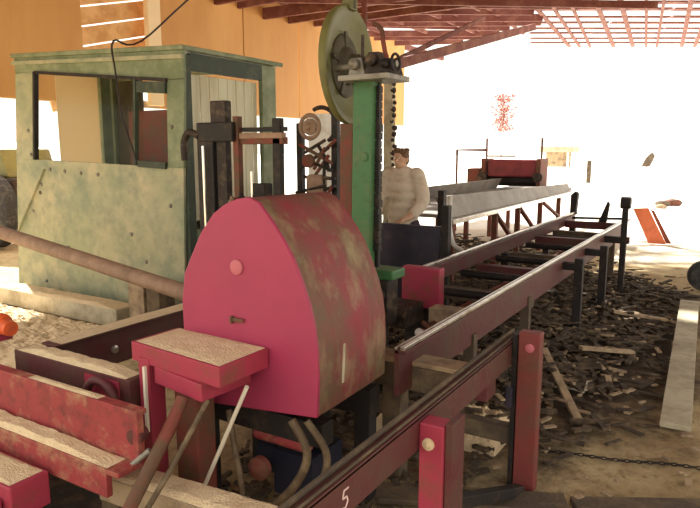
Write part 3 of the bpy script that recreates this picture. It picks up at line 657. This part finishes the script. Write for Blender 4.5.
# ------------------------------------------------------------------ dark bin in front of the person
bn = thing('steel_bin', 'dark steel bin standing between the green column and the conveyor end', 'bin', (-2.6, 5.3, 0))
m = MB()
m.box(-3.0, -2.26, 5.2, 5.23, .0, .91); m.box(-3.0, -2.26, 5.38, 5.41, .0, .91); m.box(-3.0, -2.97, 5.23, 5.38, 0, .91); m.box(-2.29, -2.26, 5.23, 5.38, 0, .91); m.box(-2.97, -2.29, 5.23, 5.38, 0, .03)
m.build('shell', 'navy_steel', bn, bevel=.004)
m = MB(); m.box(-3.02, -2.24, 5.18, 5.2, .88, .93); m.box(-2.26, -2.24, 5.2, 5.41, .88, .93); m.build('rim', 'navy_steel', bn)
m = MB().box(-2.24, -2.17, 5.19, 5.26, -.01, 1.12); m.build('corner_post', 'black_steel', bn, bevel=.003)

# ------------------------------------------------------------------ person
pe = thing('person', 'person in a pale loose shirt and dark trousers standing behind the dark bin', 'person', (-3.02, 6.0, 0))
PX, PY = -3.02, 6.0
def P(x, y, z): return V((PX+x, PY+y, z))
def limb(m, pts, rs, seg=14):
    pts = spline(pts, 4); n = len(pts); k = len(rs)-1
    for i in range(n-1):
        t = i/(n-1)*k; a = int(t); r = rs[a]+(rs[min(a+1, k)]-rs[a])*(t-a)
        t2 = (i+1)/(n-1)*k; a2 = min(int(t2), k-1); r2 = rs[a2]+(rs[a2+1]-rs[a2])*(t2-a2)
        m.tube([pts[i], pts[i+1]], r, seg, r2); m.ball(pts[i], r)
    m.ball(pts[-1], rs[-1])
body = MB()
for z, rx, ry in ((.86, .155, .105), (.95, .145, .10), (1.05, .135, .10), (1.16, .15, .11), (1.26, .165, .11), (1.33, .15, .095)):
    body.ball(P(0, -.02*(z-.86)/.4, z), (rx, ry, .09))
limb(body, [P(0, -.02, 1.34), P(0, -.05, 1.44)], [.055, .05])
HC = P(0, -.075, 1.515)
body.ball(HC, (.072, .088, .088)); body.ball(HC+V((0, -.028, -.055)), (.052, .062, .052))     # cranium and jaw
body.ball(HC+V((0, -.092, -.022)), (.012, .02, .018)); body.ball(HC+V((0, -.082, -.062)), (.026, .012, .007))  # nose, mouth
for s in (-1, 1):
    body.ball(HC+V((s*.074, .005, -.015)), (.01, .018, .028))
    limb(body, [P(s*.19, -.02, 1.31), P(s*.245, -.05, 1.08), P(s*.19, -.26, .93)], [.052, .045, .036])
    limb(body, [P(s*.19, -.26, .93), P(s*.165, -.31, .915)], [.032, .030])
    body.ball(P(s*.155, -.345, .905), (.038, .048, .018))
    for k in range(4):
        dx = (k-1.5)*.019; L = (.055, .068, .072, .060)[k]
        limb(body, [P(s*.155+dx, -.375, .905), P(s*.150+dx, -.375-L*.6, .895), P(s*.148+dx, -.375-L, .872)], [.0095, .009, .0075], 8)
    limb(body, [P(s*.125, -.335, .90), P(s*.105, -.37, .893), P(s*.10, -.395, .885)], [.011, .010, .008], 8)
    limb(body, [P(s*.085, 0, .84), P(s*.10, -.02, .47), P(s*.105, .01, .09)], [.085, .058, .04])
    body.ball(P(s*.105, -.05, .05), (.04, .11, .04))
bo_ = body.build('body', 'skin', pe, smooth=True)
md = bo_.modifiers.new('fuse', 'REMESH'); md.mode = 'VOXEL'; md.voxel_size = .008; md.use_smooth_shade = True
md = bo_.modifiers.new('soft', 'SMOOTH'); md.factor = .5; md.iterations = 3
sh = MB()
for z, rx, ry in ((.84, .19, .14), (.92, .185, .135), (1.02, .17, .13), (1.12, .175, .13), (1.22, .185, .13), (1.31, .18, .125), (1.37, .13, .11)):
    sh.ball(P(0, -.02*(z-.86)/.4, z), (rx, ry, .08))
for s in (-1, 1): limb(sh, [P(s*.16, -.02, 1.345), P(s*.25, -.05, 1.10), P(s*.205, -.20, .96)], [.088, .072, .055])
s_ = sh.build('shirt', 'shirt', pe, smooth=True)
md = s_.modifiers.new('fuse', 'REMESH'); md.mode = 'VOXEL'; md.voxel_size = .013; md.use_smooth_shade = True
md = s_.modifiers.new('soft', 'SMOOTH'); md.factor = .6; md.iterations = 14
tr = MB()
tr.ball(P(0, 0, .84), (.175, .125, .10))
for s in (-1, 1): limb(tr, [P(s*.088, 0, .82), P(s*.10, -.02, .47), P(s*.105, .01, .09)], [.105, .08, .068])
t_ = tr.build('trousers', 'trousers', pe, smooth=True)
md = t_.modifiers.new('fuse', 'REMESH'); md.mode = 'VOXEL'; md.voxel_size = .014; md.use_smooth_shade = True
ha = MB(); ha.ball(HC+V((0, .018, .022)), (.084, .092, .082)); ha.ball(HC+V((0, .06, -.02)), (.07, .05, .07))
for k in range(14):
    a = k*.45; ha.ball(HC+V((math.cos(a)*.055, .02+math.sin(a)*.06, .075+.012*math.sin(k*2.3))), (.028, .03, .022))
ha.build('hair', 'hair', pe, smooth=True)
for s in (-1, 1):
    MB().ball(HC+V((s*.028, -.081, .004)), (.011, .006, .007)).build('eye', 'white', pe, smooth=True)
    q = MB(); q.ball(P(s*.105, -.06, .045), (.048, .13, .05)); q.box(PX+s*.105-.045, PX+s*.105+.045, PY-.18, PY+.05, .0, .022); q.build('shoe', 'black_steel', pe, smooth=True)

# ------------------------------------------------------------------ machinery between booth and saw
hf = thing('hydraulic_press', 'dark steel upright frame with a bright cylinder rod beside the booth', 'press', (-3.1, 3.6, 0))
MB().box(-3.52, -3.36, 3.55, 3.62, -.01, 1.80).build('upright', 'black_steel', hf, bevel=.006)
MB().box(-3.345, -3.25, 3.57, 3.63, -.01, 1.84).build('upright', 'grease', hf, bevel=.006)
MB().box(-3.39, -3.235, 3.56, 3.63, 1.78, 1.955).build('cylinder_head', 'grease', hf, bevel=.012)
MB().box(-3.50, -3.16, 3.54, 3.65, 1.66, 1.80).build('top_block', 'black_steel', hf, bevel=.01)
MB().tube([(-3.425, 3.52, .9), (-3.43, 3.52, 1.63)], .010, 8).build('cylinder_rod', 'chrome', hf, smooth=True)
MB().tube(spline([(-3.66, 3.56, 1.52), (-3.66, 3.56, 1.66), (-3.60, 3.56, 1.73), (-3.50, 3.56, 1.70)]), .028, 10).build('hose', 'grease', hf, smooth=True)
MB().box(-3.14, -2.75, 3.60, 3.66, 1.64, 1.69).build('cross_beam', 'rust_red', hf, bevel=.004)
MB().box(-3.14, -2.75, 3.59, 3.64, 1.68, 1.72).build('cross_beam', 'pipe_tan', hf, bevel=.004)
MB().box(-3.14, -2.75, 3.61, 3.66, 1.73, 1.76).build('cross_beam', 'black_steel', hf, bevel=.004)
MB().box(-3.19, -3.14, 3.58, 3.63, 1.0, 1.84).build('strut', 'rust_red', hf, bevel=.003)
MB().box(-2.845, -2.775, 3.60, 3.65, -.01, 1.82).build('upright', 'black_steel', hf, bevel=.006)
MB().box(-3.24, -2.70, 3.52, 3.66, 1.02, 1.25).build('table_block', 'grease', hf, bevel=.02)
MB().tube([(-2.98, 3.53, 1.22), (-2.98, 3.53, 1.45)], .008, 8).build('cylinder_rod', 'chrome', hf, smooth=True)
MB().box(-3.06, -2.94, 3.62, 3.72, 1.22, 1.36).build('valve_block', 'black_steel', hf, bevel=.01)
for i in range(8):
    x = -3.16+i*.085
    MB().lathe((x, 3.53, 1.20+.03*math.sin(i*2.1)), (0, -.2, 1), [(0, .03), (.04, .03), (.05, .015), (.07, .012)], 10).build('fitting', 'pipe_tan' if i % 3 == 0 else 'black_steel', hf, smooth=True)

gm = thing('gear_drive', 'tangle of brown gears and levers between press and saw column', 'machine', (-2.6, 4.0, 0))
MB().box(-2.94, -2.60, 4.0, 4.3, -.01, 1.25).build('base', 'grease', gm, bevel=.02)
m = MB().tube(arc((-2.78, 3.97, 1.77), .085, 0, 360, 26, (1, 0, 0), (0, 0, 1)), .016, 8); m.lathe((-2.78, 3.98, 1.77), (0, -1, 0), [(0, .06), (.02, .06), (.03, .03), (.05, .02)], 20); m.build('gear_wheel', 'pipe_tan', gm, smooth=True)
m = MB().tube(arc((-2.70, 4.0, 1.78), .13, -60, 120, 16, (1, 0, 0), (0, 0, 1)), .016, 8); m.build('guard', 'grease', gm, smooth=True)
MB().box(-2.93, -2.88, 4.0, 4.05, 1.2, 1.80).build('side_frame', 'black_steel', gm, bevel=.005)
MB().box(-2.60, -2.55, 3.98, 4.03, 1.2, 1.92).build('side_frame', 'black_steel', gm, bevel=.005)
for i in range(16):
    a = (-2.90+.035*i*.6, 3.95+.02*(i % 2), 1.28+.06*((i*3) % 7)); c = (-2.62+.03*((i*5) % 4), 3.93, 1.34+.055*((i*5) % 7))
    MB().tube([a, c], .013, 8).build('link_rod', ('black_steel', 'grease', 'rust_red')[i % 3], gm, smooth=True)
MB().box(-2.80, -2.64, 3.93, 4.0, 1.24, 1.42).build('gear_case', 'pipe_tan', gm, bevel=.02)
m = MB().lathe((-2.75, 3.92, 1.52), (0, -1, 0), [(0, .05), (.03, .05), (.04, .02)], 14); m.build('gear_wheel', 'rust_red', gm, smooth=True)
MB().box(-2.52, -2.30, 4.0, 4.05, 1.60, 1.64).build('arm', 'black_steel', gm)
tag(MB().box(-3.52, -3.22, 5.0, 5.03, -.01, 1.93).build('white_panel', 'white'), 'narrow white panel standing behind the gears', 'panel')
tag(MB().box(-2.92, -2.78, 4.9, 4.93, -.01, 1.86).build('white_panel', 'white'), 'narrow white panel standing behind the saw wheel and the rusty post', 'panel')
tpst = thing('tan_post', 'tan timber post with ragged dark edge standing right behind the person', 'post', (-3.44, 6.46, 0))
MB().box(-3.49, -3.385, 6.42, 6.50, -.01, 2.36).build('post', 'timber_pale', tpst, bevel=.003)
m = MB()
for i in range(16):
    z = 1.3+i*.068; x = -3.375+.04*noise.noise(V((i*.7, 0, 2)))
    m.lathe((x, 6.43, z), (.3*math.sin(i*2.3), -1, .2), [(-.02, .01), (-.02, .026+.012*math.sin(i*1.9)), (.01, .022), (.01, .006)], 9)
m.build('chain', 'grease', tpst)

# machine at the left edge behind the booth
ml = thing('log_hauler', 'dark grey machine with a big tyre at the left edge behind the booth', 'machine', (-10.3, 6.2, 0))
MB().lathe((-10.35, 5.8, .62), (0, -1, 0), [(-.15, .2), (-.15, .5), (-.1, .6), (.1, .6), (.15, .5), (.15, .3), (.08, .28), (.08, .02)], 32).build('tyre', 'rubber', ml, smooth=True)
MB().box(-11.6, -10.0, 5.98, 7.0, .7, 1.15).build('chassis', 'grease', ml, bevel=.04)
MB().poly([(-11.5, 6.0, 1.15), (-10.15, 6.0, 1.15), (-10.35, 6.0, 1.62), (-11.4, 6.0, 1.75)], (0, .9, 0)).build('bonnet', 'olive', ml, bevel=.04)
MB().lathe((-11.5, 5.8, .40), (0, -1, 0), [(-.12, .1), (-.12, .4), (.12, .4), (.12, .1)], 24).build('tyre', 'rubber', ml, smooth=True)

# ------------------------------------------------------------------ yard things on the right
def plank(name, p, q, w, h, mt, label, cat='board'):
    return tag(MB().bar(p, q, w, h).build(name, mt, bevel=.003), label, cat)
plank('long_plank', (-.22, 3.95, .025), (-.36, 7.05, .11), .165, .035, 'timber_pale', 'long pale weathered plank lying on the ground at the right')
plank('wood_block', (-.30, 7.12, .045), (-.08, 7.12, .045), .14, .09, 'timber_pale', 'pale wood block under the far end of the long pale plank', 'block')
plank('scrap_stick', (-1.10, 4.33, .03), (-.78, 4.22, .03), .02, .015, 'white_rod', 'thin pale stick on the dark litter pointing at the plank', 'stick')
plank('scrap_stick', (-.80, 4.45, .035), (-.77, 4.22, .045), .02, .012, 'white_rod', 'short pale stick crossing the tip of the longer pale stick', 'stick')
tag(MB().poly([(-1.60, 12.0, .60), (-1.36, 12.0, .62), (-1.05, 12.1, .0), (-1.33, 12.1, .0)], (0, .04, 0)).build('orange_board', 'orange_board', bevel=.005), 'orange board leaning just beyond the end of the rails', 'board')
tag(MB().poly([(-1.34, 12.15, .58), (-1.28, 12.15, .56), (-.98, 12.2, .0), (-1.06, 12.2, .0)], (0, .04, 0)).build('dark_board', 'rust_red', bevel=.005), 'dark board edge leaning behind the orange board', 'board')
wh = thing('barrow_wheel', 'dark rubber wheel standing on the sawdust at the right edge', 'wheel', (-.30, 8.3, 0))
MB().lathe((-.30, 8.3, .17), (.25, -1, 0), [(-.05, .08), (-.05, .14), (-.03, .175), (.03, .175), (.05, .14), (.05, .10), (.03, .09), (.03, .08)], 28).build('tyre', 'rubber', wh, smooth=True)
MB().lathe((-.30, 8.3, .17), (.25, -1, 0), [(-.04, .02), (-.04, .08), (.02, .08), (.02, .03), (.06, .03), (.06, .005)], 20).build('wheel_hub', 'grease', wh, smooth=True)

# chain lying on the floor
ch = thing('ground_chain', 'thin dark chain lying straight across the sawdust floor at lower right', 'chain', (-.4, 3.4, 0))
a, c = V((-.80, 3.27, .008)), V((.25, 3.60, .008)); L = (c-a).length; n = int(L/.028)
for i in range(n):
    t0 = a.lerp(c, i/n); dd = (c-a).normalized(); sd_ = V((-dd.y, dd.x, 0)); w = sd_ if i % 2 == 0 else V((0, 0, 1))
    wob = sd_*.01*math.sin(i*.35)
    pts = [t0+wob+dd*(.018*math.cos(k*math.pi/4))+w*(.0075*math.sin(k*math.pi/4)) + V((0, 0, .004)) for k in range(9)]
    MB().tube(pts, .0035, 5).build('link', 'black_steel', ch, smooth=True)

# loose bark and slab litter
def litter(n, fx_, mt, label, smin, smax, zmax=.08, cat='litter', name='bark_litter'):
    m = MB()
    for _ in range(n):
        x, y, s = fx_(); L = rnd(smin, smax); w = rnd(.008, .03)+L*.08; t = rnd(.006, .02); a = rnd(0, math.pi*2); e = rnd(-.25, .25)
        z = .008+s*rnd(0, zmax)
        d = V((math.cos(a), math.sin(a), math.sin(e)*.5))*L/2
        p = V((x, y, z+abs(d.z)+t/2))
        m.bar(p-d, p+d, w, t)
    return tag(m.build(name, mt), label, cat, kind='stuff')
def g1():
    while True:
        x = random.gauss(-1.55, .55); y = random.gauss(5.6, 1.4)
        if -3.1 < x < -.35 and 3.2 < y < 8.9: return x, y, math.exp(-((x+1.5)/.6)**2)
litter(2600, g1, 'bark', 'dark bark and slab litter piled under and beside the outfeed rails', .03, .22, .2)
litter(520, g1, 'timber', 'paler wood chips scattered through the dark litter under the rails', .03, .16, .17, 'wood chips', 'wood_chips')
def g5(): return rnd(-4.3, -2.2), rnd(6.0, 10.5), .6
litter(900, g5, 'bark', 'dark litter heaped beneath the belt conveyor', .03, .25, .25)
def g2():
    t = rnd(0, 1); return -1.30+1.0*t+random.gauss(0, .08), 7.9-.5*t+random.gauss(0, .22), 1-.6*t
litter(420, g2, 'bark', 'low ridge of dark bark scraps stretching right from the end post', .03, .16, .10)
def g3():
    return rnd(-1.0, .5), rnd(2.7, 8), .1
litter(160, g3, 'timber', 'small chips scattered over the sawdust floor around the long plank', .015, .06, .01, 'wood chips', 'wood_chips')
def g4():
    return rnd(-2.2, -1.0), rnd(1.7, 3.4), .3
litter(300, g4, 'bark', 'dark scraps on the ground beneath the pink housing', .02, .12, .05)
for i, (p, q, w, lb) in enumerate((((-.95, 4.9, .12), (-.62, 5.2, .06), .06, 'curved pale offcut on the litter right of the rails'),
                                 ((-1.15, 4.6, .16), (-.72, 3.75, .03), .05, 'narrow brown slab sloping off the litter toward the plank'),
                                 ((-.95, 6.3, .10), (-.5, 6.5, .03), .07, 'brown slab lying on the litter near the middle rail leg'),
                                 ((-1.9, 4.4, .2), (-1.45, 4.0, .15), .09, 'brown slab lying between the two rails near the saw'),
                                 ((-1.6, 3.2, .05), (-1.0, 3.65, .05), .06, 'brown slab lying on the ground behind the reddish post'))):
    plank('slab_offcut', p, q, w, .025, 'timber', lb, 'offcut')
sawdust_strip(-7.0, -4.0, 2.4, 3.66, -.01, .10, 'broad drift of bright sawdust on the ground in front of the booth')
sawdust_strip(-4.2, -3.3, 6.0, 6.6, .0, .12, 'drift of sawdust under the near end of the conveyor')

# ------------------------------------------------------------------ far yard
fb = thing('far_shed', 'small brown open shed far behind the conveyor end', 'shed', (-7.6, 31, 0))
for x in (-8.2, -7.1): MB().box(x-.04, x+.04, 31, 31.12, 0, 1.6).build('post', 'far_hazed', fb)
MB().box(-8.4, -6.9, 30.9, 32.4, 1.5, 1.75).build('roof', 'timber_pale', fb, bevel=.02)
MB().box(-8.2, -7.05, 31.4, 31.5, .8, 1.5).build('back_panel', 'timber', fb)
ft = thing('far_post', 'short dark post far off in the bright yard', 'post', (-6.5, 33, 0))
MB().box(-6.62, -6.42, 33, 33.15, 0, 1.1).build('post', 'timber_dark', ft, bevel=.02)
tag(MB().poly([(-3.55, 28, .95), (-3.25, 28, .95), (-3.1, 28, 1.35), (-3.2, 28, 1.5), (-3.4, 28, 1.3)], (0, .4, 0)).build('dark_canopy', 'timber_dark', bevel=.03), 'small dark canopy on a pale pole far right in the yard', 'canopy')
tag(MB().box(-3.42, -3.32, 28.1, 28.2, 0, .945).build('pale_pole', 'far_hazed', bevel=.01), 'pale pole far off in the bright yard carrying the small dark canopy', 'pole')
for i, (x, y, r) in enumerate(((-1.95, 20.5, .14), (-1.72, 20.8, .17), (-1.9, 19.6, .10))):
    tag(MB().ball((x, y, r*.5), (r*1.6, r, r*.7)).build('scrap_lump', ('timber_dark', 'rust_red', 'timber')[i], smooth=True),
        ('dark lump of scrap farthest back in the right yard', 'reddish lump of scrap beside the dark one in the right yard', 'small brown lump nearest in the right yard')[i], 'scrap')
# faint reddish young tree
tr_ = thing('young_tree', 'faint young tree with reddish foliage in the bright yard beyond the conveyor', 'tree', (-11.3, 34, 0))
MB().tube([(-11.3, 34, -.05), (-11.25, 34, 1.8), (-11.3, 34, 3.0), (-11.2, 34, 4.3)], .05, 8, .02).build('trunk', 'far_hazed', tr_, smooth=True)
m = MB()
for _ in range(800):
    a = rnd(0, 6.28); r = rnd(0, .8)*rnd(.4, 1); z = rnd(2.6, 4.5)
    cc = V((-11.25+math.cos(a)*r, 34+math.sin(a)*r, z)); s = rnd(.05, .12)
    m.poly([cc+V((rnd(-s, s), rnd(-s, s), rnd(-s, s))) for _ in range(3)], (0, .01, .004))
m.build('crown', 'foliage', tr_)

# ------------------------------------------------------------------ light
w = bpy.data.worlds.new('World'); sc.world = w; w.use_nodes = True
n, l = w.node_tree.nodes, w.node_tree.links
bg = n['Background']; bg.inputs['Color'].default_value = (1.0, .955, .85, 1); bg.inputs['Strength'].default_value = 1.45
sd = bpy.data.lights.new('sun', 'SUN'); sd.energy = 17; sd.angle = math.radians(1.5); sd.color = (1, .95, .86)
so = bpy.data.objects.new('sun', sd); COL.objects.link(so)
so.rotation_euler = (-V((-.74, .36, .60)).normalized()).to_track_quat('-Z', 'Y').to_euler()

# ------------------------------------------------------------------ camera
f = 640.; tilt = math.atan(104/f); yaw = math.atan2(397, f*math.cos(tilt)+104*math.sin(tilt))
cd = bpy.data.cameras.new('camera'); cd.sensor_width = 36; cd.lens = f/700*36; cd.clip_end = 500; cd.clip_start = .05
ca = bpy.data.objects.new('camera', cd); COL.objects.link(ca)
ca.location = (0, 0, 1.6); ca.rotation_euler = (math.pi/2-tilt, 0, yaw); sc.camera = ca
sc.view_settings.view_transform = 'Standard'; sc.view_settings.look = 'None'
sc.view_settings.exposure = .30; sc.view_settings.gamma = 1; sc.view_settings.use_curve_mapping = False
